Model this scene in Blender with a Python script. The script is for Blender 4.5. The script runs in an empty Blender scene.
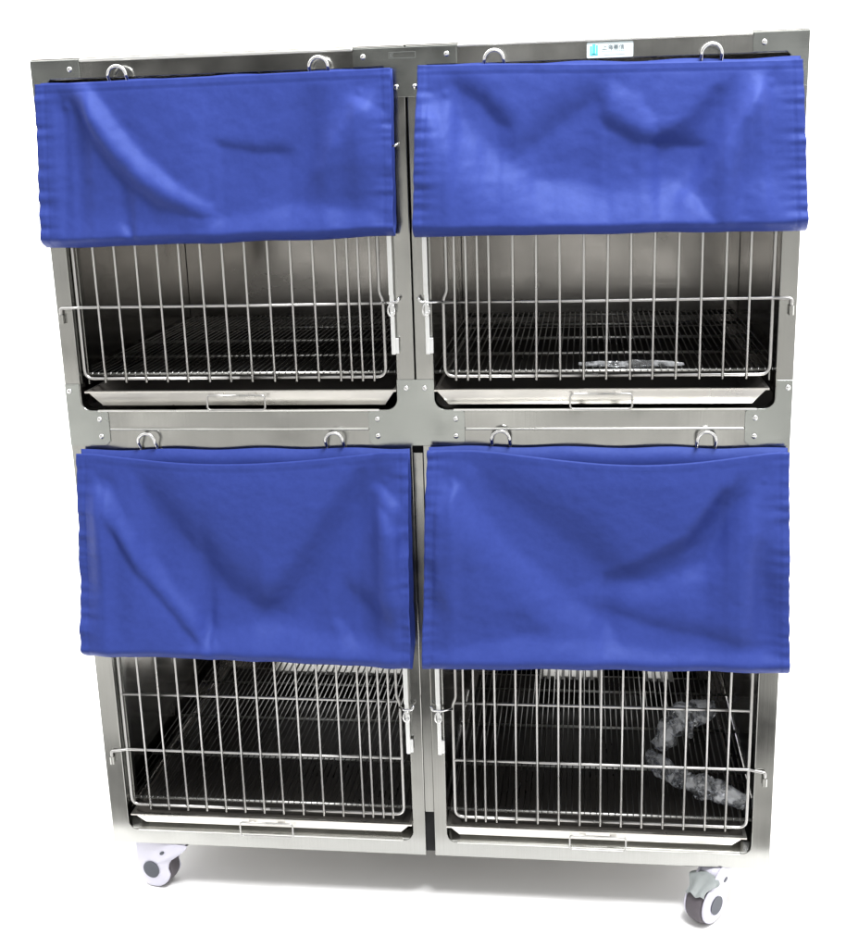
import bpy, bmesh, math, random
from mathutils import Vector, Matrix, noise
random.seed(7)
D = bpy.data
sc = bpy.context.scene
C = sc.collection
PI = math.pi

# ------------------------------------------------------------------ materials
def mat(name):
    m = D.materials.new(name); m.use_nodes = True
    nt = m.node_tree; b = nt.nodes['Principled BSDF']
    return m, nt, b
def setp(b, **k):
    for n, v in k.items():
        b.inputs[n.replace('_', ' ')].default_value = v

def steel(name, col, rough=.3, brush='Z', dirt=.25, bump=.06, warp=0.0, wscale=3.0):
    """brushed stainless steel: stretched grain, patchy dullness, slight panel waviness"""
    m, nt, b = mat(name); N = nt.nodes; L = nt.links
    tc = N.new('ShaderNodeTexCoord'); mp = N.new('ShaderNodeMapping')
    L.new(tc.outputs['Object'], mp.inputs['Vector'])
    s = {'Z': (420, 420, 7), 'X': (7, 420, 420)}[brush]
    mp.inputs['Scale'].default_value = s
    gr = N.new('ShaderNodeTexNoise'); gr.inputs['Scale'].default_value = 1; gr.inputs['Detail'].default_value = 3
    L.new(mp.outputs[0], gr.inputs['Vector'])
    pt = N.new('ShaderNodeTexNoise'); pt.inputs['Scale'].default_value = 9; pt.inputs['Detail'].default_value = 4
    L.new(tc.outputs['Object'], pt.inputs['Vector'])
    r1 = N.new('ShaderNodeMapRange'); L.new(pt.outputs['Fac'], r1.inputs['Value'])
    r1.inputs['From Min'].default_value = .3; r1.inputs['From Max'].default_value = .7
    r1.inputs['To Min'].default_value = max(.06, rough - .06); r1.inputs['To Max'].default_value = rough + .12
    L.new(r1.outputs[0], b.inputs['Roughness'])
    mx = N.new('ShaderNodeMix'); mx.data_type = 'RGBA'
    mx.inputs[6].default_value = (*[c * (1 - dirt) for c in col], 1); mx.inputs[7].default_value = (*[min(1, c * (1 + dirt)) for c in col], 1)
    ad = N.new('ShaderNodeMath'); ad.operation = 'MULTIPLY_ADD'
    L.new(gr.outputs['Fac'], ad.inputs[0]); ad.inputs[1].default_value = .5
    ml = N.new('ShaderNodeMath'); ml.operation = 'MULTIPLY'; ml.inputs[1].default_value = .5
    L.new(pt.outputs['Fac'], ml.inputs[0]); L.new(ml.outputs[0], ad.inputs[2])
    L.new(ad.outputs[0], mx.inputs[0]); L.new(mx.outputs[2], b.inputs['Base Color'])
    b.inputs['Metallic'].default_value = 1
    bp = N.new('ShaderNodeBump'); bp.inputs['Strength'].default_value = bump; bp.inputs['Distance'].default_value = .001
    L.new(gr.outputs['Fac'], bp.inputs['Height'])
    last = bp
    L.new(last.outputs[0], b.inputs['Normal'])
    return m

STEEL = steel('brushed_steel', (.345, .345, .33), .15, 'Z', .22, .05, .003, 3)
BRIGHT = steel('polished_edge', (.85, .85, .82), .3, 'X', .05, .02)  # paler than the sheet steel; highlights are put into the colour
PLATE = steel('steel_plate', (.36, .375, .36), .17, 'X', .12, .03, .002, 3)
WALL = steel('cage_wall_steel', (.38, .365, .345), .17, 'X', .2, .04, .008, 4)
WIRE = steel('wire_steel', (.50, .495, .485), .32, 'Z', .15, .02)
FLOORD = steel('lower_floor_wire_steel', (.20, .20, .195), .3, 'Z', .15, .02)  # same wire, darkened in colour against the rear slot light
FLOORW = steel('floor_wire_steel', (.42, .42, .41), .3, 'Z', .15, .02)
TRAY = steel('tray_steel', (.74, .72, .68), .3, 'X', .08, .03, .003, 5)
CHROME = steel('bright_steel', (.8, .8, .8), .15, 'Z', .05, .01)
LATCH = steel('latch_steel', (.86, .87, .87), .38, 'Z', .05, .02)

def plain(name, col, rough=.5, var=.08, scale=40, spec=.5, coat=0, bump=.0, sub=0):
    m, nt, b = mat(name); N = nt.nodes; L = nt.links
    tc = N.new('ShaderNodeTexCoord'); n = N.new('ShaderNodeTexNoise'); n.inputs['Scale'].default_value = scale; n.inputs['Detail'].default_value = 4
    L.new(tc.outputs['Object'], n.inputs['Vector'])
    mx = N.new('ShaderNodeMix'); mx.data_type = 'RGBA'
    mx.inputs[6].default_value = (*[c * (1 - var) for c in col], 1); mx.inputs[7].default_value = (*[min(1, c * (1 + var)) for c in col], 1)
    L.new(n.outputs['Fac'], mx.inputs[0]); L.new(mx.outputs[2], b.inputs['Base Color'])
    b.inputs['Roughness'].default_value = rough; b.inputs['Specular IOR Level'].default_value = spec
    b.inputs['Coat Weight'].default_value = coat
    if sub: b.inputs['Subsurface Weight'].default_value = sub; b.inputs['Subsurface Scale'].default_value = .01
    if bump:
        bp = N.new('ShaderNodeBump'); bp.inputs['Strength'].default_value = bump; bp.inputs['Distance'].default_value = .001
        L.new(n.outputs['Fac'], bp.inputs['Height']); L.new(bp.outputs[0], b.inputs['Normal'])
    return m
LILAC = plain('caster_plastic', (.50, .49, .57), .35, .04, 30, .5)
RUBBER = plain('grey_rubber', (.075, .065, .075), .6, .2, 60, .4, 0, .3)
DARKCAP = plain('dark_cap', (.03, .035, .05), .45, .15, 90)
PEDAL = plain('pedal_plastic', (.40, .43, .43), .45, .06, 50)
DARKGAP = plain('black_gap', (.01, .01, .011), .8, .2, 50)
LABELW = plain('label_white', (.72, .82, .84), .4, .03, 80)
TEAL = plain('label_teal', (.10, .55, .62), .4, .25, 120)
INK = plain('label_ink', (.06, .08, .10), .5, .1, 80)
INK2 = plain('label_fine_print', (.42, .52, .55), .5, .1, 80)
ETCH = plain('etched_mark', (.17, .18, .175), .5, .1, 80)
LIT_SLAT = plain('pale_slat', (.80, .78, .72), .35, .08, 60)  # pale colour for the lit band at the rear of the floor
FLOOR = plain('white_floor', (.86, .86, .86), .8, .01, 3, .1)

ADDED_GROUND = plain('yard_concrete', (.26, .257, .25), .85, .92, 1.2, .2)  # patchy tones give the steel something to reflect
_n = ADDED_GROUND.node_tree; _r = _n.nodes.new('ShaderNodeMapRange'); _r.inputs['From Min'].default_value = .42; _r.inputs['From Max'].default_value = .58
_mx = [q for q in _n.nodes if q.type == 'MIX'][0]; _ns = [q for q in _n.nodes if q.type == 'TEX_NOISE'][0]
_n.links.new(_ns.outputs['Fac'], _r.inputs['Value']); _n.links.new(_r.outputs[0], _mx.inputs[0])
TRAY_SHADE = plain('soiled_tray', (.05, .045, .04), .6, .4, 14)  # tray inside darkened in colour to hide reflected slot light
def fabric():
    m, nt, b = mat('blue_nylon'); N = nt.nodes; L = nt.links
    uv = N.new('ShaderNodeUVMap'); uv.uv_map = 'UVMap'
    def wave(d):
        w = N.new('ShaderNodeTexWave'); w.bands_direction = d; w.inputs['Scale'].default_value = 110
        w.inputs['Distortion'].default_value = .4; L.new(uv.outputs[0], w.inputs['Vector']); return w
    wx, wy = wave('X'), wave('Y')
    a = N.new('ShaderNodeMath'); a.operation = 'ADD'; L.new(wx.outputs['Fac'], a.inputs[0]); L.new(wy.outputs['Fac'], a.inputs[1])
    n = N.new('ShaderNodeTexNoise'); n.inputs['Scale'].default_value = 60; n.inputs['Detail'].default_value = 5
    L.new(uv.outputs[0], n.inputs['Vector'])
    mx = N.new('ShaderNodeMix'); mx.data_type = 'RGBA'
    mx.inputs[6].default_value = (.023, .038, .190, 1); mx.inputs[7].default_value = (.031, .050, .232, 1)
    L.new(n.outputs['Fac'], mx.inputs[0]); L.new(mx.outputs[2], b.inputs['Base Color'])
    b.inputs['Roughness'].default_value = .5; b.inputs['Specular IOR Level'].default_value = .22; b.inputs['Specular Tint'].default_value = (.45, .6, 1, 1)
    b.inputs['Sheen Weight'].default_value = .03; b.inputs['Sheen Roughness'].default_value = .4
    b.inputs['Sheen Tint'].default_value = (.5, .6, 1, 1)
    bp = N.new('ShaderNodeBump'); bp.inputs['Strength'].default_value = .12; bp.inputs['Distance'].default_value = .0006
    L.new(a.outputs[0], bp.inputs['Height'])
    n2 = N.new('ShaderNodeTexNoise'); n2.inputs['Scale'].default_value = 16; n2.inputs['Detail'].default_value = 3
    L.new(uv.outputs[0], n2.inputs['Vector'])
    b2 = N.new('ShaderNodeBump'); b2.inputs['Strength'].default_value = .3; b2.inputs['Distance'].default_value = .004
    L.new(n2.outputs['Fac'], b2.inputs['Height']); L.new(bp.outputs[0], b2.inputs['Normal'])
    L.new(b2.outputs[0], b.inputs['Normal'])
    return m
BLUE = fabric()
THREAD = plain('blue_thread', (.10, .12, .62), .6, .1, 80)

def film():
    m = D.materials.new('clear_film'); m.use_nodes = True; nt = m.node_tree; N = nt.nodes; L = nt.links
    N.remove(N['Principled BSDF']); out = N['Material Output']
    tr = N.new('ShaderNodeBsdfTransparent'); gl = N.new('ShaderNodeBsdfGlossy'); gl.inputs['Roughness'].default_value = .12; gl.inputs['Color'].default_value = (.95, .97, 1, 1)
    df = N.new('ShaderNodeBsdfDiffuse'); df.inputs['Color'].default_value = (.8, .82, .85, 1)
    tc = N.new('ShaderNodeTexCoord'); n = N.new('ShaderNodeTexNoise'); n.inputs['Scale'].default_value = 50; n.inputs['Detail'].default_value = 4
    L.new(tc.outputs['Object'], n.inputs['Vector'])
    bp = N.new('ShaderNodeBump'); bp.inputs['Distance'].default_value = .003; L.new(n.outputs['Fac'], bp.inputs['Height']); L.new(bp.outputs[0], gl.inputs['Normal'])
    r = N.new('ShaderNodeMapRange'); L.new(n.outputs['Fac'], r.inputs['Value'])
    for k, v in zip(('From Min', 'From Max', 'To Min', 'To Max'), (.44, .58, .03, .68)): r.inputs[k].default_value = v
    m1 = N.new('ShaderNodeMixShader'); L.new(r.outputs[0], m1.inputs[0]); L.new(tr.outputs[0], m1.inputs[1]); L.new(df.outputs[0], m1.inputs[2])
    fr = N.new('ShaderNodeLayerWeight'); fr.inputs['Blend'].default_value = .45; L.new(bp.outputs[0], fr.inputs['Normal'])
    m2 = N.new('ShaderNodeMixShader'); L.new(fr.outputs['Fresnel'], m2.inputs[0]); L.new(m1.outputs[0], m2.inputs[1]); L.new(gl.outputs[0], m2.inputs[2])
    L.new(m2.outputs[0], out.inputs['Surface'])
    return m
FILM = film()

# ------------------------------------------------------------------ helpers
def link(o, parent=None):
    C.objects.link(o)
    if parent: o.parent = parent
    return o
def obj(name, bm, m, parent=None, smooth=False, loc=None):
    bmesh.ops.recalc_face_normals(bm, faces=bm.faces)
    me = D.meshes.new(name); bm.to_mesh(me); bm.free()
    for p in me.polygons: p.use_smooth = smooth
    me.materials.append(m)
    o = D.objects.new(name, me)
    if loc: o.location = loc
    return link(o, parent)
def add_box(bm, x0, x1, y0, y1, z0, z1, bev=0, seg=2):
    r = bmesh.ops.create_cube(bm, size=1)
    vs = r['verts']
    for v in vs: v.co = Vector(((x0 + x1) / 2 + v.co.x * (x1 - x0), (y0 + y1) / 2 + v.co.y * (y1 - y0), (z0 + z1) / 2 + v.co.z * (z1 - z0)))
    if bev:
        es = list({e for v in vs for e in v.link_edges})
        bmesh.ops.bevel(bm, geom=es, offset=bev, segments=seg, affect='EDGES', profile=.5)
def box(name, b, m, parent, bev=.001):
    bm = bmesh.new(); add_box(bm, *b, bev); return obj(name, bm, m, parent)
def rounded(pts, rad, seg=5):
    """polyline with its inner corners rounded"""
    pts = [Vector(p) for p in pts]; out = [pts[0]]
    for i in range(1, len(pts) - 1):
        a, p, c = pts[i - 1], pts[i], pts[i + 1]
        r = min(rad, (a - p).length * .49, (c - p).length * .49)
        s, e = p + (a - p).normalized() * r, p + (c - p).normalized() * r
        for k in range(seg + 1):
            t = k / seg; out.append((1 - t) ** 2 * s + 2 * t * (1 - t) * p + t * t * e)
    out.append(pts[-1]); return out
def add_tube(bm, pts, r, n=8, caps=True):
    pts = [Vector(p) for p in pts]; rings = []
    ref = None
    for i, p in enumerate(pts):
        t = (pts[min(i + 1, len(pts) - 1)] - pts[max(i - 1, 0)]).normalized()
        if ref is None: ref = t.orthogonal().normalized()
        ref = (ref - t * ref.dot(t)).normalized(); b = t.cross(ref)
        rings.append([bm.verts.new(p + (ref * math.cos(2 * PI * k / n) + b * math.sin(2 * PI * k / n)) * r) for k in range(n)])
    for A, B in zip(rings, rings[1:]):
        for k in range(n): bm.faces.new((A[k], A[(k + 1) % n], B[(k + 1) % n], B[k]))
    if caps: bm.faces.new(rings[0][::-1]); bm.faces.new(rings[-1])
def tube(name, pts, r, m, parent=None, n=8):
    bm = bmesh.new(); add_tube(bm, pts, r, n); return obj(name, bm, m, parent, True)
def plate(name, loops, y0, y1, m, parent=None, bev=.001):
    """flat sheet in the xz plane with outline loops[0] and holes, from y0 to y1"""
    cu = D.curves.new(name, 'CURVE'); cu.dimensions = '2D'; cu.fill_mode = 'BOTH'
    for lp in loops:
        s = cu.splines.new('POLY'); s.points.add(len(lp) - 1); s.use_cyclic_u = True
        for i, p in enumerate(lp): s.points[i].co = (p[0], p[1], 0, 1)
    cu.extrude = (y1 - y0) / 2 - bev; cu.bevel_depth = bev; cu.bevel_resolution = 2; cu.offset = -bev
    t = D.objects.new('tmp', cu); C.objects.link(t)
    bpy.context.view_layer.update()
    me = D.meshes.new_from_object(t.evaluated_get(bpy.context.evaluated_depsgraph_get()))
    D.objects.remove(t); me.name = name
    me.transform(Matrix.Translation((0, (y0 + y1) / 2, 0)) @ Matrix.Rotation(PI / 2, 4, 'X'))
    me.materials.clear(); me.materials.append(m)
    for p in me.polygons: p.use_smooth = False
    return link(D.objects.new(name, me), parent)
def arc(cx, cz, r, a0, a1, n=8):
    return [(cx + r * math.cos(math.radians(a0 + (a1 - a0) * k / n)), cz + r * math.sin(math.radians(a0 + (a1 - a0) * k / n))) for k in range(n + 1)]
def mirror(lp, s): return lp if s < 0 else [(-x, z) for x, z in lp]
def tag(o, label, cat, group=None):
    o['label'] = label; o['category'] = cat
    if group: o['group'] = group
    return o

# ------------------------------------------------------------------ setting
def sheet(name, x0, x1, y0, y1, z, m):
    bm = bmesh.new(); bm.faces.new([bm.verts.new(p) for p in ((x0, y0, z), (x1, y0, z), (x1, y1, z), (x0, y1, z))])
    o = obj(name, bm, m); o['kind'] = 'structure'; return o
sheet('floor', -60, 60, -.225, 60, -.1030, FLOOR)            # white backdrop floor the cages stand on
sheet('ground', -60, 60, -60, 1, -.1070, ADDED_GROUND)          # unseen dark ground added to cut bounce light and shape steel reflections

# ------------------------------------------------------------------ the cage bank
W, H, DEP, ZM = .61, 1.420, .72, .8105
bank = D.objects.new('pet_cage_bank', None); C.objects.link(bank)
tag(bank, 'stainless steel bank of four wire door pet cages on lilac casters', 'cage')

ZT_U = 1.3885      # top of the upper openings
def opening(s, up):
    """opening outline of one cage, rounded at its two lower corners (s=-1 left, 1 right)"""
    if up: xo, xi, z0, z1 = -.5825, -.031, .843, ZT_U
    else: xo, xi, z0, z1 = -.5765, -.0315, .0305, .757
    r = .017
    lp = [(xo, z1)] + arc(xo + r, z0 + r, r, 180, 270) + arc(xi - r, z0 + r, r, 270, 360) + [(xi, z1)]
    return mirror(lp, s)
def unit(s, up):
    if up: o = [(-W, ZM + .0008), (-.0012, ZM + .0008), (-.0012, H), (-W, H)]
    else: o = [(-W, 0), (-.0085, 0), (-.0085, ZM - .0008), (-W, ZM - .0008)]
    return mirror(o, s)
for s in (-1, 1):
    for up in (True, False):
        plate('front_frame', [unit(s, up), opening(s, up)], 0, .024, STEEL, bank, .0016)
# recessed post strip between the two lower units and the dark joint behind it
box('post_strip', (-.0083, .0083, .004, .012, .088, .768), STEEL, bank, .0008)
box('post_backing', (-.0084, .0084, .016, .02, .0, .80), DARKGAP, bank, 0)

# corner gussets (sheet plates with concave cut-outs) and rivets
def gusset_mid_side(s):
    o = [(-.6094, .890), (-.5835, .890)] + arc(-.5835 + .019, .8435 + .019, .019, 180, 270) + [(-.541, .8435), (-.5365, .838), (-.5365, .789), (-.545, .7815), (-.6094, .7815)]
    return mirror(o, s)
gm = [(-.0312, .8945), (.0312, .8945)] + arc(.0312 + .019, .8435 + .019, .019, 180, 270) + [(.077, .8435), (.081, .8385), (.081, .789), (.073, .7815),
      (-.073, .7815), (-.081, .789), (-.081, .8385), (-.077, .8435)] + arc(-.0312 - .019, .8435 + .019, .019, 270, 360)
for s in (-1, 1): plate('gusset_plate', [gusset_mid_side(s)], -.0024, -.0002, PLATE, bank, .0006)
plate('gusset_plate', [gm], -.0024, -.0002, PLATE, bank, .0006)
gt = [(-.081, 1.4175), (.081, 1.4175), (.081, 1.3905), (.0345, 1.3905), (.0312, 1.386), (.0312, 1.3435), (-.0312, 1.3435), (-.0312, 1.386), (-.0345, 1.3905), (-.081, 1.3905)]
plate('gusset_plate', [gt], -.0024, -.0002, PLATE, bank, .0006)
for s in (-1, 1):
    o = [(-.6094, 1.4185), (-.5275, 1.4185), (-.5275, 1.3905), (-.577, 1.3905), (-.5835, 1.384), (-.5835, 1.34), (-.6094, 1.34)]
    plate('gusset_plate', [mirror(o, s)], -.0024, -.0002, PLATE, bank, .0006)
riv = [(.5435, 1.404), (.0655, 1.405), (.0145, 1.3585), (.6015, .878), (.5525, .8283), (.552, .798), (.0155, .880), (.066, .8275), (.066, .7985), (.0155, 1.3585)]
for i, (x, z) in enumerate(riv[:-1]):
    for s in (-1, 1):
        bm = bmesh.new(); bmesh.ops.create_uvsphere(bm, u_segments=14, v_segments=8, radius=.0046)
        bmesh.ops.scale(bm, vec=(1, .62, 1), verts=bm.verts)
        obj('rivet', bm, CHROME, bank, True, (s * x, -.0028, z))
# top rail lip: the folded edge of the top sheet
box('top_panel', (-.6100, .6100, .0008, DEP, H + .0003, H + .0018), TRAY, bank, .0004)
for s in (-1, 1): box('side_panel', tuple(sorted((s * .6095, s * .6075))) + (.0245, DEP, .0, H), STEEL, bank, .0004)
LIGHT_SLOTS = [[(-.445, .080), (-.445, .150), (-.022, .150), (-.022, .080)], [(.185, .080), (.185, .150), (.315, .150), (.315, .080)], [(.42, .080), (.42, .150), (.475, .150), (.475, .080)]]  # slots added in the rear to let light onto the slats
plate('back_panel', [[(-.607, 0), (.607, 0), (.607, H - .001), (-.607, H - .001)]] + LIGHT_SLOTS, DEP - .003, DEP, STEEL, bank, .0003)
for s in (-1, 1):      # compartment walls of each cage
    for z0, z1 in ((.004, .805), (.815, 1.417)):
        xi, xo = s * .012, s * .604
        box('inner_wall', tuple(sorted((xi, xi + s * .002))) + (.025, .715, z0, z1), WALL, bank, 0)
        box('inner_wall', tuple(sorted((xo, xo + s * .002))) + (.025, .715, z0, z1), WALL, bank, 0)
        a_, b_ = sorted((xi + s * .003, xo - s * .001))
        holes = [] if z0 > .5 else [h for h in LIGHT_SLOTS if a_ < h[0][0] < b_]
        plate('rear_wall', [[(a_, z0), (b_, z0), (b_, z1), (a_, z1)]] + holes, .704, .707, WALL, bank, .0002)
        box('cage_roof', tuple(sorted((xi + s * .003, xo - s * .001))) + (.026, .703, z1 - .003, z1), WALL, bank, 0)
        box('tray_shelf', tuple(sorted((xi + s * .003, xo - s * .001))) + (.0245, .703, z0 + .018, z0 + .021), WALL, bank, 0)
        fx = lambda a: s * a
        # folded inner flange round the opening
        box('door_stop', tuple(sorted((s * .5745 if z0 > .5 else s * .569, s * .577 if z0 > .5 else s * .572))) + (.0245, .040, (.885 if z0 > .5 else .075), (1.38 if z0 > .5 else .75)), STEEL, bank, .0005)

# ---- wire floors
def floor_grille(s, z):
    g = None
    for y in (.034, .206, .378, .551, .690):
        bm = bmesh.new(); add_tube(bm, [(s * .022, y, z - .0045), (s * .597, y, z - .0045)], .0031, 8)
        obj('cross_rod', bm, BRIGHT, bank, True)
    bm = bmesh.new()
    n = 52
    for k in range(n):
        x = s * (.027 + k * (.565 / (n - 1)))
        j = random.uniform(-.0006, .0006)
        add_tube(bm, [(x, .026, z - .004), (x + j, .031, z), (x + j, .36, z + random.uniform(-.0008, .0008)), (x - j, .694, z)], .0013, 5)
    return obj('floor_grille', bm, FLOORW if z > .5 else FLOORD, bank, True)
for s in (-1, 1):
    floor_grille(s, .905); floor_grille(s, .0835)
def lit_slats(x0, x1, y0, y1, z):  # made-up pale bars standing for brightly lit floor wires
    bm = bmesh.new(); n = int((x1 - x0) / .0145)
    for k in range(n):
        x = x0 + (k + .5) * (x1 - x0) / n
        add_box(bm, x - .0048, x + .0048, y0, y1, z, z + .003, .0008, 1)
    box('slat_backing', (x0 - .006, x1 + .006, y0 - .004, .703, z - .0045, z - .0025), TRAY_SHADE, bank, 0)  # dark sheet added to keep slot light off the tray
    return obj('rear_slats', bm, LIT_SLAT, bank)
lit_slats(-.445, -.022, .600, .692, .086)
lit_slats(.185, .315, .606, .692, .086)
lit_slats(.42, .475, .606, .692, .086)

# ---- trays with wire handles
def tray(s, z, drop, xa, xb, ya):
    z1, z0 = z, z - drop
    t = D.objects.new('x', None)
    bm = bmesh.new()
    def ring(a, b, y0, y1, zz): return [bm.verts.new(p) for p in ((a, y0, zz), (b, y0, zz), (b, y1, zz), (a, y1, zz))]
    lip = ring(xa - .004, xb + .004, ya - .006, .66, z1)
    lipd = ring(xa - .004, xb + .004, ya - .006, .66, z1 - .003)
    top = ring(xa, xb, ya, .655, z1)
    topi = ring(xa, xb, ya, .655, z1 - .0030)
    sl = .013 if z > .5 else .006
    bot = ring(xa + .020, xb - .018, ya + sl, .64, z0)
    boti = ring(xa + .0215, xb - .0195, ya + sl + .0015, .638, z0 + .0016)
    topin = ring(xa + .0016, xb - .0016, ya + .0016, .653, z1)
    for A, B in ((topi, bot), (lipd, lip), (lip, topin), (topin, boti), (topi, lipd)):
        for k in range(4): bm.faces.new((A[k], A[(k + 1) % 4], B[(k + 1) % 4], B[k]))
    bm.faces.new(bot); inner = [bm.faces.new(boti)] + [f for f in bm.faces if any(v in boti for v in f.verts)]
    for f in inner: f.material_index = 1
    for v in top: bm.verts.remove(v)
    for v in bm.verts: v.co.x *= -s
    o = obj('tray', bm, TRAY, bank); o.data.materials.append(TRAY_SHADE)
    xm0, xm1 = (-.3555, -.2555) if True else 0
    hy = ya - .008
    zt, zb = z1 - .0075, z1 - (.0325 if z > .5 else .0355)
    pts = rounded([(-.30, hy, zt), (xm0, hy, zt), (xm0, hy, zb), (xm1, hy, zb), (xm1, hy, zt), (-.305, hy, zt)], .006, 4)
    pts = [Vector((p.x * -s, p.y, p.z)) for p in pts]
    h = tube('handle', pts, .0016, WIRE, o, 8)
    bm = bmesh.new()
    for x in (-.333, -.278):
        bm = bmesh.new(); xx = x * -s; add_box(bm, xx - .006, xx + .006, hy + .0015, ya + .006, zt - .004, zt + .0045, .0012)
        obj('handle_clip', bm, TRAY, o)
    return o
for s in (-1, 1):
    tray(s, .8785, .0285, -.568, -.036, -.003)
    tray(s, .0675, .0225, -.563, -.036, -.003)
    bm = bmesh.new(); xa, xb = sorted((s * .5755, s * .0325))
    pr = [(.001, .0312), (.001, .0335), (.019, .0435), (.034, .0445), (.034, .0312)]
    A = [bm.verts.new((xa, y, z)) for y, z in pr]; B = [bm.verts.new((xb, y, z)) for y, z in pr]
    for k in range(5): bm.faces.new((A[k], A[(k + 1) % 5], B[(k + 1) % 5], B[k]))
    bm.faces.new(A); bm.faces.new(B)
    obj('tray_ledge', bm, STEEL, bank)
    # pale colour for edge highlights: top rail flange, added strips at seam and sills
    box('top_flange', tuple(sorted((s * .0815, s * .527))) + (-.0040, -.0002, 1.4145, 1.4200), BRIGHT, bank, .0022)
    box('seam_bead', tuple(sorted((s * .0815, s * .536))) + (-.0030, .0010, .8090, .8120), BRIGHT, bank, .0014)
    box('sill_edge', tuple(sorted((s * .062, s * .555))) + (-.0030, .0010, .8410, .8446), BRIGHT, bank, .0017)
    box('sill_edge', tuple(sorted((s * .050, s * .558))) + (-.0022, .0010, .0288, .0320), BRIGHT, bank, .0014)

# ---- wire doors
XS = [.573, .536, .499, .462, .425, .388, .351, .314, .277, .2385, .2005, .163, .1255, .1065, .088, .069, .0497]
def door(s, up):
    d = D.objects.new
    z0, z1 = (.8985, 1.366) if up else (.0808, .736)
    bars = (1.021,) if up else (.3075, .1955)
    xo, xi = (.573, .0497) if up else (.567, .0475)
    y = .004
    zj = z0 + .128 if up else .305
    path = [(s * .3, y, z0), (s * xo, y, z0), (s * xo, y, z1), (s * (xi + .006), y, z1), (s * (xi + .006), y, zj + .012), (s * (xi), y, zj), (s * xi, y, z0), (s * .3, y, z0)]
    fr = tube('door', rounded(path, .016, 5), .0029, WIRE, bank, 8)
    fr['label'] = 'wire door of the %s %s cage' % ('upper' if up else 'lower', 'left' if s < 0 else 'right')
    for x in XS[1:-1]:
        x = xi + (x - .0497) * (xo - xi) / (.573 - .0497)
        b = [random.uniform(-.0007, .0007) for _ in range(3)]
        tube('vertical_bar', [(s * x + b[0], y - .0045, z0 - .006), (s * x + b[1], y - .0045, (z0 + z1) / 2), (s * x + b[2], y - .0045, z1 + .004)], .0021, WIRE, fr, 8)
    for i, zb in enumerate(bars):
        hinge = (i == len(bars) - 1)
        if hinge:
            xe = .6005 if up else .5935
            pts = rounded([(s * xi, y - .001, zb), (s * .3, y, zb - .0006), (s * xo, y - .001, zb), (s * (xo + .006), y - .004, zb), (s * xe, -.006, zb), (s * xe, -.006, zb - .024)], .004, 4)
        else:
            pts = [(s * xi, y, zb), (s * .3, y, zb + .0006), (s * xo, y, zb)]
        tube('cross_bar', pts, .0027, WIRE, fr, 8)
    xe = .6005 if up else .5935
    zb = bars[-1]
    bm = bmesh.new(); add_tube(bm, [(s * xe, -.006, zb - .011), (s * xe, -.006, zb - .026)], .0044, 10)
    add_box(bm, s * xe - .0035, s * xe + .0035, -.006, -.001, zb - .024, zb - .012)
    obj('hinge_socket', bm, STEEL, fr, False)
    # sliding latch
    zl = 1.0235 if up else .2985
    lx = s * (.031 if s < 0 else .0215) if up else s * (.031 if s < 0 else .0185)
    lx = s * .0335 if s < 0 else s * .0235
    bm = bmesh.new()
    add_box(bm, lx - .0040, lx + .0040, -.0145, -.0105, zl + .012, zl + .118, .0014)
    add_box(bm, lx + .001 - .0036, lx + .001 + .0036, -.0145, -.0105, zl - .085, zl - .015, .0014)
    add_box(bm, lx + .0015, lx + .0095, -.0105, -.006, zl - .084, zl - .058, .0012)
    add_box(bm, lx - .0032, lx + .0042, -.0125, -.0085, zl - .018, zl + .014, .001)
    la = obj('latch', bm, LATCH, fr)
    pts = rounded([(s * xi, y - .003, zl - .001), (lx + s * .004, -.012, zl), (lx - s * .010, -.013, zl + .0015), (lx - s * .013, -.011, zl + .009)], .003, 4)
    tube('latch_rod', pts, .0024, CHROME, la)
    # guide loop round the latch
    loop = [(lx + .0055 * math.cos(a), -.0125 - .004 * abs(math.cos(a)) , zl - .012 + .0105 * math.sin(a)) for a in [2 * PI * k / 14 for k in range(15)]]
    tube('latch_loop', loop, .0015, CHROME, la, 6)
    return fr
for s in (-1, 1):
    for up in (True, False): door(s, up)

for s in (-1, 1):
    tube('door_hook', rounded([(s * .034, -.004, 1.268), (s * .025, -.010, 1.270), (s * .0165, -.010, 1.271), (s * .0145, -.006, 1.274)], .003, 3), .0021, CHROME, bank)
# ---- maker's label on the top rail
def flatbox(bm, x0, x1, z0, z1, y=-.0004, t=.0004): add_box(bm, x0, x1, y - t, y, z0, z1)
lx0, lx1, lz0, lz1 = .280, .350, 1.3905, 1.4135
lab = plate('maker_label', [arc(lx1 - .002, lz1 - .002, .002, 0, 90, 4) + arc(lx0 + .002, lz1 - .002, .002, 90, 180, 4) + arc(lx0 + .002, lz0 + .002, .002, 180, 270, 4) + arc(lx1 - .002, lz0 + .002, .002, 270, 360, 4)], -.0008, -.0001, LABELW, bank, .0002)
bm = bmesh.new()
for x, z0, z1, w in ((.2850, 1.4000, 1.4110, .0028), (.2886, 1.3988, 1.4135, .0044), (.2940, 1.4000, 1.4120, .0026), (.2848, 1.3975, 1.3998, .012)):
    flatbox(bm, x, x + w, z0 - .003, z1 - .003, -.00085)
obj('logo', bm, TEAL, lab)
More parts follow.
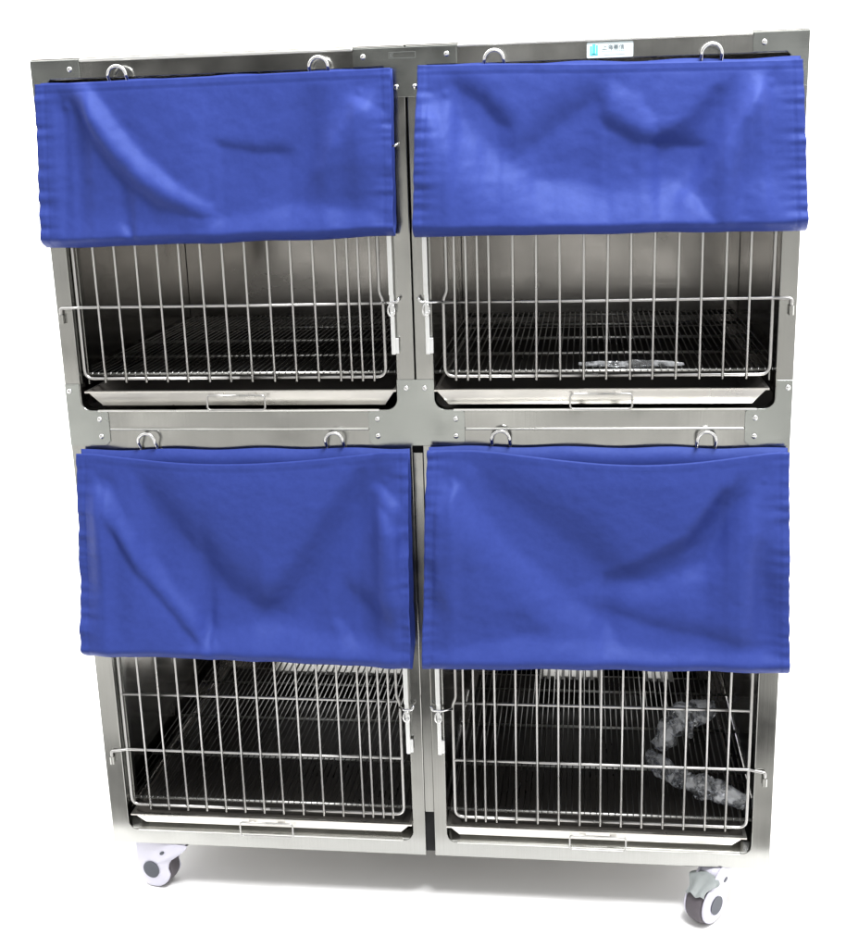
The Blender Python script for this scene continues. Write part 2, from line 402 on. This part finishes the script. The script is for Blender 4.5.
def text(name, body, x, z, size, m, parent, y=-.0010, sx=1.0):
    cu = D.curves.new(name, 'FONT'); cu.body = body; cu.size = size; cu.extrude = .0001
    t = D.objects.new('tmp', cu); C.objects.link(t); bpy.context.view_layer.update()
    me = D.meshes.new_from_object(t.evaluated_get(bpy.context.evaluated_depsgraph_get())); D.objects.remove(t)
    me.transform(Matrix.Translation((x, y, z)) @ Matrix.Rotation(PI / 2, 4, 'X') @ Matrix.Diagonal((sx, 1, 1, 1)))
    me.materials.clear(); me.materials.append(m); me.name = name
    return link(D.objects.new(name, me), parent)
text('lettering', '\u4e0a\u6d77\u5584\u4fe1', .3025, 1.4025, .0082, INK, lab, sx=1.05)
bm = bmesh.new()
for k in range(11): flatbox(bm, .3030 + k * .0032, .3030 + k * .0032 + .0022, 1.4000, 1.4008, -.00085)
flatbox(bm, .3060, .3380, 1.3948, 1.3953, -.00085)
obj('fine_print', bm, INK2, lab)
# faint etched frame on the centre top plate
bm = bmesh.new()
for a in ((-.025, .017, 1.4105, 1.4109), (-.025, .017, 1.4015, 1.4019), (-.025, -.0246, 1.4015, 1.4109), (.0166, .017, 1.4015, 1.4109), (-.0225, -.0175, 1.4035, 1.4041), (-.0225, -.0219, 1.4035, 1.409), (-.0225, -.0175, 1.4083, 1.4089), (-.0225, -.0185, 1.406, 1.4065)):
    flatbox(bm, *a, y=-.00245, t=.0001)
obj('etched_mark', bm, ETCH, bank)

# ------------------------------------------------------------------ casters
def hull(circles, n=28):
    pts = [(cx + r * math.cos(2 * PI * k / n), cz + r * math.sin(2 * PI * k / n)) for cx, cz, r in circles for k in range(n)]
    pts = sorted(set(pts))
    def half(P):
        o = []
        for p in P:
            while len(o) > 1 and (o[-1][0] - o[-2][0]) * (p[1] - o[-2][1]) - (o[-1][1] - o[-2][1]) * (p[0] - o[-2][0]) <= 0: o.pop()
            o.append(p)
        return o[:-1]
    return half(pts) + half(pts[::-1])
def caster(x, y, ang, brake):
    """origin on the swivel axis at floor of frame; local +x = direction the wheel trails, local y = axle"""
    root = D.objects.new('caster', None); link(root, bank)
    root.location = (x, y, 0); root.rotation_euler = (0, 0, ang)
    ax, az, R = .040, -.0625, .0405
    # tyre
    bm = bmesh.new(); n = 40
    prof = [(-.0155, .028), (-.0155, .036), (-.0135, .0390), (-.008, R), (.008, R), (.0135, .0390), (.0155, .036), (.0155, .028)]
    rings = [[bm.verts.new((ax + r * math.cos(2 * PI * k / n), yy, az + r * math.sin(2 * PI * k / n))) for k in range(n)] for yy, r in prof]
    for A, B in zip(rings, rings[1:]):
        for k in range(n): bm.faces.new((A[k], A[(k + 1) % n], B[(k + 1) % n], B[k]))
    bm.faces.new(rings[0]); bm.faces.new(rings[-1])
    obj('tyre', bm, RUBBER, root, True)
    # fork cheeks either side, bulging covers tapering up to the swivel head
    for sd in (-1, 1):
        lp = [(ax + .033, -.001), (ax + .0345, -.03)] + [(ax + .0388 * math.cos(math.radians(a)), az + .0388 * math.sin(math.radians(a))) for a in range(10, -171, -9)] + [
            (ax - .035, -.058), (ax - .037, -.048), (ax - .043, -.037), (ax - .055, -.027), (ax - .067, -.018), (ax - .077, -.009), (ax - .080, -.001)]
        if brake: lp = hull([(ax, az, .0360), (.006, -.016, .0175), (.018, -.012, .013)])
        bm = bmesh.new(); y0, y1 = sd * .0175, sd * .0225
        def loop(yy, sh):
            cx = sum(p[0] for p in lp) / len(lp); cz = sum(p[1] for p in lp) / len(lp); o = []
            for p in lp:
                v = Vector((p[0] - cx, p[1] - cz)); v *= (v.length - sh) / v.length
                o.append(bm.verts.new((cx + v.x, yy, cz + v.y)))
            return o
        Ls = [loop(y0, .001), loop(y0, 0), loop(y0 + (y1 - y0) * .5, 0), loop(y1 - sd * .0012, .0012), loop(y1, .0035), loop(y1 + sd * .0012, .010)]
        for A, B in zip(Ls, Ls[1:]):
            for k in range(len(A)): bm.faces.new((A[k], A[(k + 1) % len(A)], B[(k + 1) % len(A)], B[k]))
        bm.faces.new(Ls[0]); bm.faces.new(Ls[-1])
        ck = obj('fork_cheek', bm, LILAC, root, True)
        # round axle cap, small oval boss
        bm = bmesh.new()
        bmesh.ops.create_cone(bm, cap_ends=True, segments=32, radius1=.0175, radius2=.0165, depth=.003, matrix=Matrix.Translation((ax, y1 + sd * .0018, az)) @ Matrix.Rotation(PI / 2 * sd, 4, 'X'))
        ms = Matrix.Translation((.013, y1 + sd * .0016, -.0225)) @ Matrix.Rotation(.6, 4, 'Y') @ Matrix.Diagonal((1.35, 1, .75, 1)) @ Matrix.Rotation(PI / 2, 4, 'X')
        bmesh.ops.create_cone(bm, cap_ends=True, segments=20, radius1=.0042, radius2=.0042, depth=.002, matrix=ms)
        obj('axle_cap', bm, DARKCAP, root)
    # swivel head bridging the cheeks
    bm = bmesh.new()
    lp = hull([(.004, -.0165, .0150), (.048, -.010, .008), (-.018, -.0085, .007)]) if not brake else hull([(.006, -.016, .0165), (.020, -.014, .012)])
    A = [bm.verts.new((p[0], -.0178, p[1])) for p in lp]; B = [bm.verts.new((p[0], .0178, p[1])) for p in lp]
    for k in range(len(A)): bm.faces.new((A[k], A[(k + 1) % len(A)], B[(k + 1) % len(A)], B[k]))
    bm.faces.new(A); bm.faces.new(B)
    bmesh.ops.create_cone(bm, cap_ends=True, segments=32, radius1=.021, radius2=.023, depth=.006, matrix=Matrix.Translation((0, 0, -.0032)))
    obj('swivel_head', bm, LILAC, root, True)
    if brake:      # grey foot pedal above the tyre: scalloped blade
        bm = bmesh.new(); nU, nV = 10, 12; rows = []
        for i in range(nU + 1):
            t = i / nU; row = []
            for j in range(nV + 1):
                v = -1 + 2 * j / nV
                w = .017 + .012 * math.sin(PI * min(1, t * 1.15)) - .003 * math.cos(t * 9)
                xx = .026 + t * .053 - .006 * v * v * t
                zz = -.010 - .024 * t * t - .004 * v * v - .003 * math.sin(v * 6) * t
                row.append(bm.verts.new((xx, v * w, zz)))
            rows.append(row)
        for A, B in zip(rows, rows[1:]):
            for j in range(nV): bm.faces.new((A[j], A[j + 1], B[j + 1], B[j]))
        r = bmesh.ops.solidify(bm, geom=list(bm.faces), thickness=.005)
        obj('brake_pedal', bm, PEDAL, root, True)
    return root
caster(-.500, .024, math.radians(166), False)
caster(.524, .024, math.radians(180 + 50), True)
caster(-.545, .655, math.radians(150), False)
caster(.545, .655, math.radians(60), False)

# ------------------------------------------------------------------ curtains
def sstep(a, b, x):
    t = max(0., min(1., (x - a) / (b - a))); return t * t * (3 - 2 * t)
def segdist(px, pz, poly):
    best = 1e9; bt = 0; n = len(poly) - 1; sgn = 1
    for i in range(n):
        ax, az = poly[i]; bx, bz = poly[i + 1]; dx, dz = bx - ax, bz - az
        t = max(0, min(1, ((px - ax) * dx + (pz - az) * dz) / (dx * dx + dz * dz)))
        d = math.hypot(px - ax - t * dx, pz - az - t * dz)
        if d < best: best = d; bt = (i + t) / n; sgn = 1 if (px - ax) * dz - (pz - az) * dx > 0 else -1
    return best * sgn, bt
FOLD = 1.75
def curtain(cor, label, px, folds, studs, sag, bulge, seed, rings):
    """cor: TL, TR, BR, BL in (x,z); px: the same corners as measured on the photo, the frame in which the folds were measured"""
    (tlx, tlz), (trx, trz), (brx, brz), (blx, blz) = cor
    Wd, Ht = trx - tlx, tlz - blz
    NU, NV = 200, 96
    y_f = -.030
    def pos(u, v):
        xa = tlx + (blx - tlx) * v; xb = trx + (brx - trx) * v
        za = tlz + (blz - tlz) * v; zb = trz + (brz - trz) * v
        return xa + (xb - xa) * u, za + (zb - za) * u
    # lean of the cloth (outward per metre going down), summed from long soft folds measured on the photo, then integrated
    (ax, ay), (bx, by), (cx_, cy_), (dx_, dy_) = px
    def pxy(u, v): return ((ax + (dx_ - ax) * v) * (1 - u) + (bx + (cx_ - bx) * v) * u, (ay + (dy_ - ay) * v) * (1 - u) + (by + (cy_ - by) * v) * u)
    GU, GV = 170, 84
    col = []
    for i in range(GU + 1):
        acc = 0; c = [0]
        for j in range(1, GV + 1):
            v = (j - .5) / GV; X0, Y0 = pxy(i / GU, v)
            sl = .02 * (1 - v) + bulge * sstep(.5, .85, v) * 2
            for poly, wd, am in folds:
                d, t = segdist(X0, Y0, poly)
                if abs(d) < wd * 2.6:
                    we = wd * (.42 if (d > 0) == (am > 0) and abs(am) > .13 else 1.15)      # one flank of a fold is crisp, the other soft
                    sl += am * math.exp(-(d / we) ** 2)
            acc += sl * Ht / GV * FOLD; c.append(acc)
        col.append(c)
    mean = sum(c[-1] for c in col) / len(col)
    for c in col:
        e = c[-1] - mean
        for j in range(GV + 1): c[j] -= .88 * e * (j / GV) ** 2
    for _ in range(1):      # light smoothing across the columns
        col = [[(col[max(i - 1, 0)][j] + 2 * col[i][j] + col[min(i + 1, GU)][j]) / 4 for j in range(GV + 1)] for i in range(GU + 1)]
    # the whole sheet leans out just enough to hang clear of its back layer
    lean = max(0, max((-.010 - col[i][j]) / max(.12, j / GV) for i in range(GU + 1) for j in range(2, GV + 1)))
    for c in col:
        for j in range(GV + 1): c[j] += lean * j / GV
    out = sum(c[-1] for c in col) / len(col) - .012
    k = out / 4.5       # a foot that hangs further out is a little nearer the eye it was measured from
    brx += (.275 - brx) * k; blx += (.275 - blx) * k; brz += (1.286 - brz) * k; blz += (1.286 - blz) * k
    def field(u, v):
        a, b = u * GU, v * GV; i, j = min(int(a), GU - 1), min(int(b), GV - 1); a -= i; b -= j
        return (col[i][j] * (1 - b) + col[i][j + 1] * b) * (1 - a) + (col[i + 1][j] * (1 - b) + col[i + 1][j + 1] * b) * a
    def height(u, v):
        X, Z = u * Wd, v * Ht
        h = field(u, v)
        for (su, sv) in studs:     # snap studs pressing through near the upper corners
            r2_ = ((u - su) * Wd) ** 2 + ((v - sv) * Ht) ** 2
            if r2_ < .002: h += .0022 * math.exp(-r2_ / .0055 ** 2) - .003 * math.exp(-r2_ / .016 ** 2)
        # puckers along the stitched side hems
        for side, q in ((0, u * Wd), (1, (1 - u) * Wd)):
            f = math.exp(-(q / .026) ** 2)
            if f > .01: h += f * .0030 * noise.noise(Vector((seed * 3 + side * 9, Z * 22 + 2 * noise.noise(Vector((seed, Z * 9, side))), q * 30))) + f * .0032 * noise.noise(Vector((seed, Z * 95, side * 5)))
        h += .0030 * noise.noise(Vector((X * 5, Z * 6, seed))) + .0013 * noise.noise(Vector((X * 15, Z * 18, seed + 5))) + .0007 * noise.noise(Vector((X * 50, Z * 60, seed + 8)))
        # stitched hems: a shallow step round the border
        e = min(u * Wd, (1 - u) * Wd) - .014
        h += .0009 * (1 - sstep(-.0012, .0012, e)) - .0011 * math.exp(-(e / .0016) ** 2)
        et = v * Ht - .014
        h += .0008 * (1 - sstep(-.0012, .0012, et)) - .0012 * math.exp(-(et / .0016) ** 2)
        return h
    bm = bmesh.new(); uvl = bm.loops.layers.uv.new('UVMap')
    rows = []; uvs = {}
    def add(u, v, y, x, z, uvv):
        vt = bm.verts.new((x, y, z)); uvs[vt] = (u * Wd * 2, uvv); return vt
    def edgewob(u, z):
        return .0011 * noise.noise(Vector((seed * 7 + (0 if u < .5 else 4), z * 16, 0))) + .0012 * noise.noise(Vector((seed, z * 60, u)))
    for j in range(NV + 1):       # front sheet, top to bottom
        v = j / NV; row = []
        for i in range(NU + 1):
            u = i / NU
            sg = sag(u) * (1 - v) ** 2
            x, z = pos(u, v); z -= sg
            z += .0022 * noise.noise(Vector((u * 7, seed, 2))) * v
            h = height(u, v)
            near = min(u, 1 - u)
            ed = (1 - sstep(0, .05, near)) * edgewob(u, z)
            x += ed
            # the foot of the sheet rolls under
            c = max(0., v - .93) / .07
            y = y_f - h + (.034 * c * c)
            dd = -y - .019
            y = -.019 - (.006 * math.log(1 + math.exp(dd / .006)) if dd < .1 else dd)
            if j < 3: y = min(y, -.020)
            row.append(add(u, v, y, x, z, v * Ht * 2))
        rows.append(row)
    for j in range(1, 15):        # back sheet, bottom to top (straight, close to the bars)
        t = j / 14; row = []
        for i in range(NU + 1):
            u = i / NU; x, z = pos(u, 1 - t)
            if j == 1: z += .001
            z += .0022 * noise.noise(Vector((u * 7, seed, 2))) * (1 - t)
            near = min(u, 1 - u)
            x += (1 - sstep(0, .05, near)) * edgewob(u, z)
            if t > .9: z += .0015 * math.sin(u * 23 + seed) * t + .0012
            tt = 1 - t
            y = -.0130 + .003 * t + .0025 * noise.noise(Vector((u * 9, t * 5, seed + 3)))
            row.append(add(u, 1 - t, y, x, z, (1 + t) * Ht * 2))
        rows.append(row)
    for A, B in zip(rows, rows[1:]):
        for i in range(NU):
            f = bm.faces.new((A[i], B[i], B[i + 1], A[i + 1]))
            for lp in f.loops: lp[uvl].uv = uvs[lp.vert]
    me = D.meshes.new('blue_curtain'); bm.to_mesh(me); bm.free()
    for p in me.polygons: p.use_smooth = True
    me.materials.append(BLUE)
    o = link(D.objects.new('blue_curtain', me))
    md = o.modifiers.new('thickness', 'SOLIDIFY'); md.thickness = .0009; md.offset = 0
    tag(o, label, 'curtain', 'blue curtains over the cage doors')
    # D rings
    for (x, z) in rings:
        rr = .0150
        pts = [(x - rr, -.0045, z - .034), (x - rr, -.0060, z - .026), (x - rr, -.0165, z - rr)] + [(x + rr * math.cos(a), -.0165 - .001 * math.sin(a), z - rr + rr * math.sin(a)) for a in [PI - PI * k / 12 for k in range(1, 12)]] + [(x + rr, -.0165, z - rr), (x + rr, -.0060, z - .026), (x + rr, -.0045, z - .034)]
        tube('hanging_ring', pts, .0028, CHROME, o, 10)
    # snap studs pressing through near the upper corners
    return o

S0 = lambda u: .0
ring_t = [(-.4605, 1.4055), (-.134, 1.407), (.1395, 1.407), (.4655, 1.404), (-.467, .806), (-.1392, .8075), (.1414, .8105), (.4755, .8085)]
curtain([(-.5925, 1.3815), (-.0185, 1.3865), (-.0215, 1.131), (-.607, 1.123)],
        'blue nylon curtain over upper left cage door, with long curved fold from its left corner',
        [(35, 85), (390, 68), (394, 237), (44, 249)],
        [([(88, 86), (120, 128), (150, 160), (185, 188), (214, 205)], 12, .34), ([(76, 108), (100, 140), (128, 176), (165, 202), (208, 214)], 9, -.40),
         ([(190, 100), (190, 150)], 32, .07), ([(225, 143), (260, 150), (290, 150)], 6, -.30), ([(312, 92), (292, 150)], 13, -.12),
         ([(368, 98), (338, 128), (322, 162)], 16, .20), ([(225, 222), (300, 208), (372, 216)], 17, .22), ([(70, 200), (140, 215)], 26, -.06),
         ([(345, 165), (350, 190)], 20, -.12), ([(130, 226), (141, 246)], 4, .3), ([(60, 100), (64, 112)], 9, -.2), ([(358, 98), (378, 108)], 6, .25), ([(95, 225), (180, 235)], 14, .10)],
        [(.085, .14), (.915, .13)], S0, .010, 1.3, ring_t[0:2])
curtain([(.0235, 1.3885), (.5960, 1.3795), (.6125, 1.1275), (.0110, 1.1300)],
        'blue nylon curtain over upper right cage door, beside the white maker label',
        [(418, 65), (803, 57), (806, 230), (415, 237)],
        [([(462, 88), (482, 98), (503, 120)], 11, -.34), ([(448, 112), (480, 150), (540, 190), (610, 200), (680, 196)], 30, .22),
         ([(538, 140), (560, 118), (600, 92)], 17, -.24), ([(612, 122), (640, 137), (702, 143)], 9, -.36), ([(612, 80), (640, 96), (655, 118)], 12, .14),
         ([(762, 82), (737, 115), (712, 160), (692, 190)], 13, .28), ([(722, 84), (692, 118), (664, 134)], 14, -.24),
         ([(748, 120), (735, 168), (722, 214)], 16, -.17), ([(765, 190), (790, 212)], 14, .12), ([(690, 190), (722, 228)], 6, .16), ([(560, 150), (600, 160)], 12, -.08), ([(430, 105), (440, 122)], 8, .15)],
        [(.075, .165), (.918, .13)], lambda u: .003 * sstep(.2, .5, u), .012, 4.1, ring_t[2:4])
curtain([(-.5890, .7745), (-.0120, .7785), (-.0165, .3890), (-.6045, .4000)],
        'blue nylon curtain over lower left cage door, darker middle and sagging front edge',
        [(76, 453), (408, 451), (413, 668), (90, 655)],
        [([(106, 486), (138, 536), (174, 588), (214, 630)], 13, .28), ([(112, 518), (146, 572), (190, 622), (206, 640)], 8, -.36),
         ([(148, 484), (190, 530), (232, 580), (268, 602)], 21, -.20), ([(362, 468), (332, 510), (302, 558), (272, 598)], 22, -.24),
         ([(230, 520), (280, 530)], 38, -.07), ([(388, 500), (352, 540), (332, 582), (304, 620)], 17, .14), ([(214, 636), (270, 624), (330, 638), (390, 644)], 20, .24),
         ([(356, 588), (392, 612)], 13, -.20), ([(380, 484), (398, 500)], 6, .32), ([(384, 506), (398, 524)], 6, .28), ([(342, 618), (354, 634)], 5, .25), ([(96, 600), (130, 640)], 16, .08), ([(206, 628), (216, 646)], 4, .3)],
        [(.085, .14), (.93, .13)], lambda u: .020 * math.sin(PI * min(1, max(0, (u - .05) / .88))) * (1.15 - .3 * u), .012, 7.7, ring_t[4:6])
curtain([(.0205, .7815), (.6035, .7785), (.6175, .3985), (.0030, .3910)],
        'blue nylon curtain over lower right cage door, widest curtain with front edge dipping at right',
        [(427, 450), (789, 452), (787, 671), (424, 667)],
        [([(452, 482), (498, 535), (556, 588), (612, 632)], 17, .17), ([(492, 476), (560, 522), (616, 560)], 26, -.16),
         ([(726, 486), (692, 530), (642, 560), (612, 574)], 16, -.30), ([(580, 500), (640, 500)], 42, -.08), ([(596, 584), (660, 582), (712, 562), (742, 500)], 13, .24),
         ([(604, 606), (660, 620), (740, 636)], 13, -.20), ([(440, 650), (540, 636), (640, 650), (772, 650)], 16, .22), ([(520, 612), (548, 630)], 12, -.12),
         ([(438, 500), (456, 482)], 5, .3), ([(470, 560), (480, 610)], 18, -.07), ([(432, 560), (446, 600)], 8, -.12), ([(760, 540), (772, 590)], 12, -.12)],
        [(.075, .14), (.935, .12)], lambda u: .024 * math.sin(PI * min(1, max(0, (u - .12) / .84))) ** 1.2 * (.5 + .8 * u), .012, 11.2, ring_t[6:8])

# ------------------------------------------------------------------ clear wrapping film left inside
def crumple(name, path, radii, seed, flat, label, cat='wrapping'):
    """crinkled clear film: a loose sleeve of small sharp facets round the path"""
    rnd = random.Random(seed)
    bm = bmesh.new(); rings = []; n = 18
    pts = [Vector(p) for p in path]; cum = [0]
    for a, b in zip(pts, pts[1:]): cum.append(cum[-1] + (b - a).length)
    M = max(10, int(cum[-1] / .0055)); P = []
    for k in range(M + 1):
        d = cum[-1] * k / M; i = min(max(j for j in range(len(cum)) if cum[j] <= d + 1e-9), len(pts) - 2)
        P.append(pts[i].lerp(pts[i + 1], (d - cum[i]) / (cum[i + 1] - cum[i])))
    for k, p in enumerate(P):
        t = k / M; tan = (P[min(k + 1, M)] - P[max(k - 1, 0)]).normalized()
        a = tan.cross(Vector((0, 1, 0))).normalized(); b = tan.cross(a)
        q = t * (len(radii) - 1); i = min(int(q), len(radii) - 2); r = radii[i] + (radii[i + 1] - radii[i]) * (q - i)
        ring = []
        for j in range(n):
            th = 2 * PI * j / n + rnd.uniform(-.12, .12)
            rr = r * (.82 + .55 * noise.noise(Vector((math.cos(th) * 1.2, math.sin(th) * 1.2, t * cum[-1] * 30 + seed))) + rnd.uniform(-.10, .10))
            ring.append(bm.verts.new(p + a * math.cos(th) * rr + b * math.sin(th) * rr * flat + tan * rnd.uniform(-.002, .002)))
        rings.append(ring)
    for A, B in zip(rings, rings[1:]):
        for j in range(n):
            A0, A1, B1, B0 = A[j], A[(j + 1) % n], B[(j + 1) % n], B[j]
            if rnd.random() < .5: bm.faces.new((A0, A1, B1)); bm.faces.new((A0, B1, B0))
            else: bm.faces.new((A0, A1, B0)); bm.faces.new((A1, B1, B0))
    bm.faces.new(rings[0]); bm.faces.new(rings[-1])
    o = obj(name, bm, FILM); tag(o, label, cat); return o
crumple('plastic_wrap', [(.405, .205, .112), (.425, .17, .104), (.47, .12, .104), (.52, .085, .104), (.572, .05, .103)], [.018, .024, .022, .026, .025, .016], 3, .6,
        'long crumpled clear plastic wrap lying diagonally on wire floor of lower right cage')
crumple('plastic_bag', [(.425, .225, .118), (.442, .225, .150), (.475, .235, .175), (.535, .26, .188)], [.020, .030, .036, .030, .016], 5, .7,
        'puffed clear plastic bag standing behind the long wrap in lower right cage', 'bag')
crumple('plastic_sheet', [(.27, .05, .909), (.33, .045, .909), (.39, .05, .909), (.44, .045, .909)], [.003, .006, .007, .006, .003], 8, .5,
        'thin strip of crumpled clear plastic on wire floor of upper right cage')

# ------------------------------------------------------------------ light
w = D.worlds.new('World'); sc.world = w; w.use_nodes = True
nt = w.node_tree; N = nt.nodes; L = nt.links; bg = N['Background']
tc = N.new('ShaderNodeTexCoord'); sp = N.new('ShaderNodeSeparateXYZ'); L.new(tc.outputs['Generated'], sp.inputs[0])
def mr(src, a, b, c, d, smooth=True):
    n = N.new('ShaderNodeMapRange'); n.interpolation_type = 'SMOOTHSTEP' if smooth else 'LINEAR'
    L.new(src, n.inputs['Value'])
    for k, v in zip(('From Min', 'From Max', 'To Min', 'To Max'), (a, b, c, d)): n.inputs[k].default_value = v
    return n.outputs[0]
def mth(op, a, b):
    n = N.new('ShaderNodeMath'); n.operation = op
    for i, q in enumerate((a, b)):
        if isinstance(q, (int, float)): n.inputs[i].default_value = q
        else: L.new(q, n.inputs[i])
    return n.outputs[0]
FRONT, BACK = .40, 2.6
horiz = mr(sp.outputs['Y'], -.35, .25, FRONT, BACK)
# darker and lighter masses of the place in front of the cages, seen only as reflections and light
nz = N.new('ShaderNodeTexNoise'); nz.inputs['Scale'].default_value = 2.6; nz.inputs['Detail'].default_value = 2; L.new(tc.outputs['Generated'], nz.inputs['Vector'])
nv = mr(nz.outputs['Fac'], .40, .60, .25, 2.0)
side = mr(sp.outputs['X'], -.8, .8, .75, 1.25, False)
fr = mr(sp.outputs['Y'], -.3, .15, 1, 0)
mod = mth('ADD', mth('MULTIPLY', mth('MULTIPLY', nv, side), fr), mth('SUBTRACT', 1, fr))
horiz = mth('MULTIPLY', horiz, mod)
TOPV = mr(sp.outputs['Y'], -.5, .4, .8, 6.2)
up = mr(sp.outputs['Z'], .25, .85, 0, 1)
val = mth('ADD', mth('MULTIPLY', horiz, mth('SUBTRACT', 1, up)), mth('MULTIPLY', up, TOPV))
L.new(val, bg.inputs['Strength']); bg.inputs['Color'].default_value = (1, .995, .98, 1)

def area(name, loc, target, size, power, col=(1, 1, 1)):
    l = D.lights.new(name, 'AREA'); l.shape = 'RECTANGLE'; l.size, l.size_y = size; l.energy = power; l.color = col
    o = D.objects.new(name, l); C.objects.link(o); o.location = loc
    o.rotation_euler = (Vector(target) - Vector(loc)).to_track_quat('-Z', 'Y').to_euler(); return o
area('key_light', (.9, -1.35, 3.9), (0, 0, .7), (1.3, .7), 170)

# ------------------------------------------------------------------ camera
cam = D.cameras.new('camera'); co = D.objects.new('camera', cam); C.objects.link(co); sc.camera = co
yaw, pit, rol, f = -.1320, -.2665, -.0314, 1243.38
fwd = Vector((math.sin(yaw) * math.cos(pit), math.cos(yaw) * math.cos(pit), math.sin(pit)))
rt = Vector((math.cos(yaw), -math.sin(yaw), 0)); upv = rt.cross(fwd)
r2 = rt * math.cos(rol) + upv * math.sin(rol); u2 = -rt * math.sin(rol) + upv * math.cos(rol)
M = Matrix((r2, u2, -fwd)).transposed().to_4x4(); M.translation = Vector((.2753, -2.014, 1.2863)); co.matrix_world = M
cam.sensor_fit = 'VERTICAL'; cam.sensor_height = 24; cam.lens = f / 948 * 24; cam.clip_start = .05; cam.clip_end = 300
sc.view_settings.view_transform = 'Standard'; sc.view_settings.look = 'None'; sc.view_settings.exposure = .35; sc.view_settings.gamma = 1
sc.cycles.max_bounces = 10; sc.cycles.transparent_max_bounces = 16
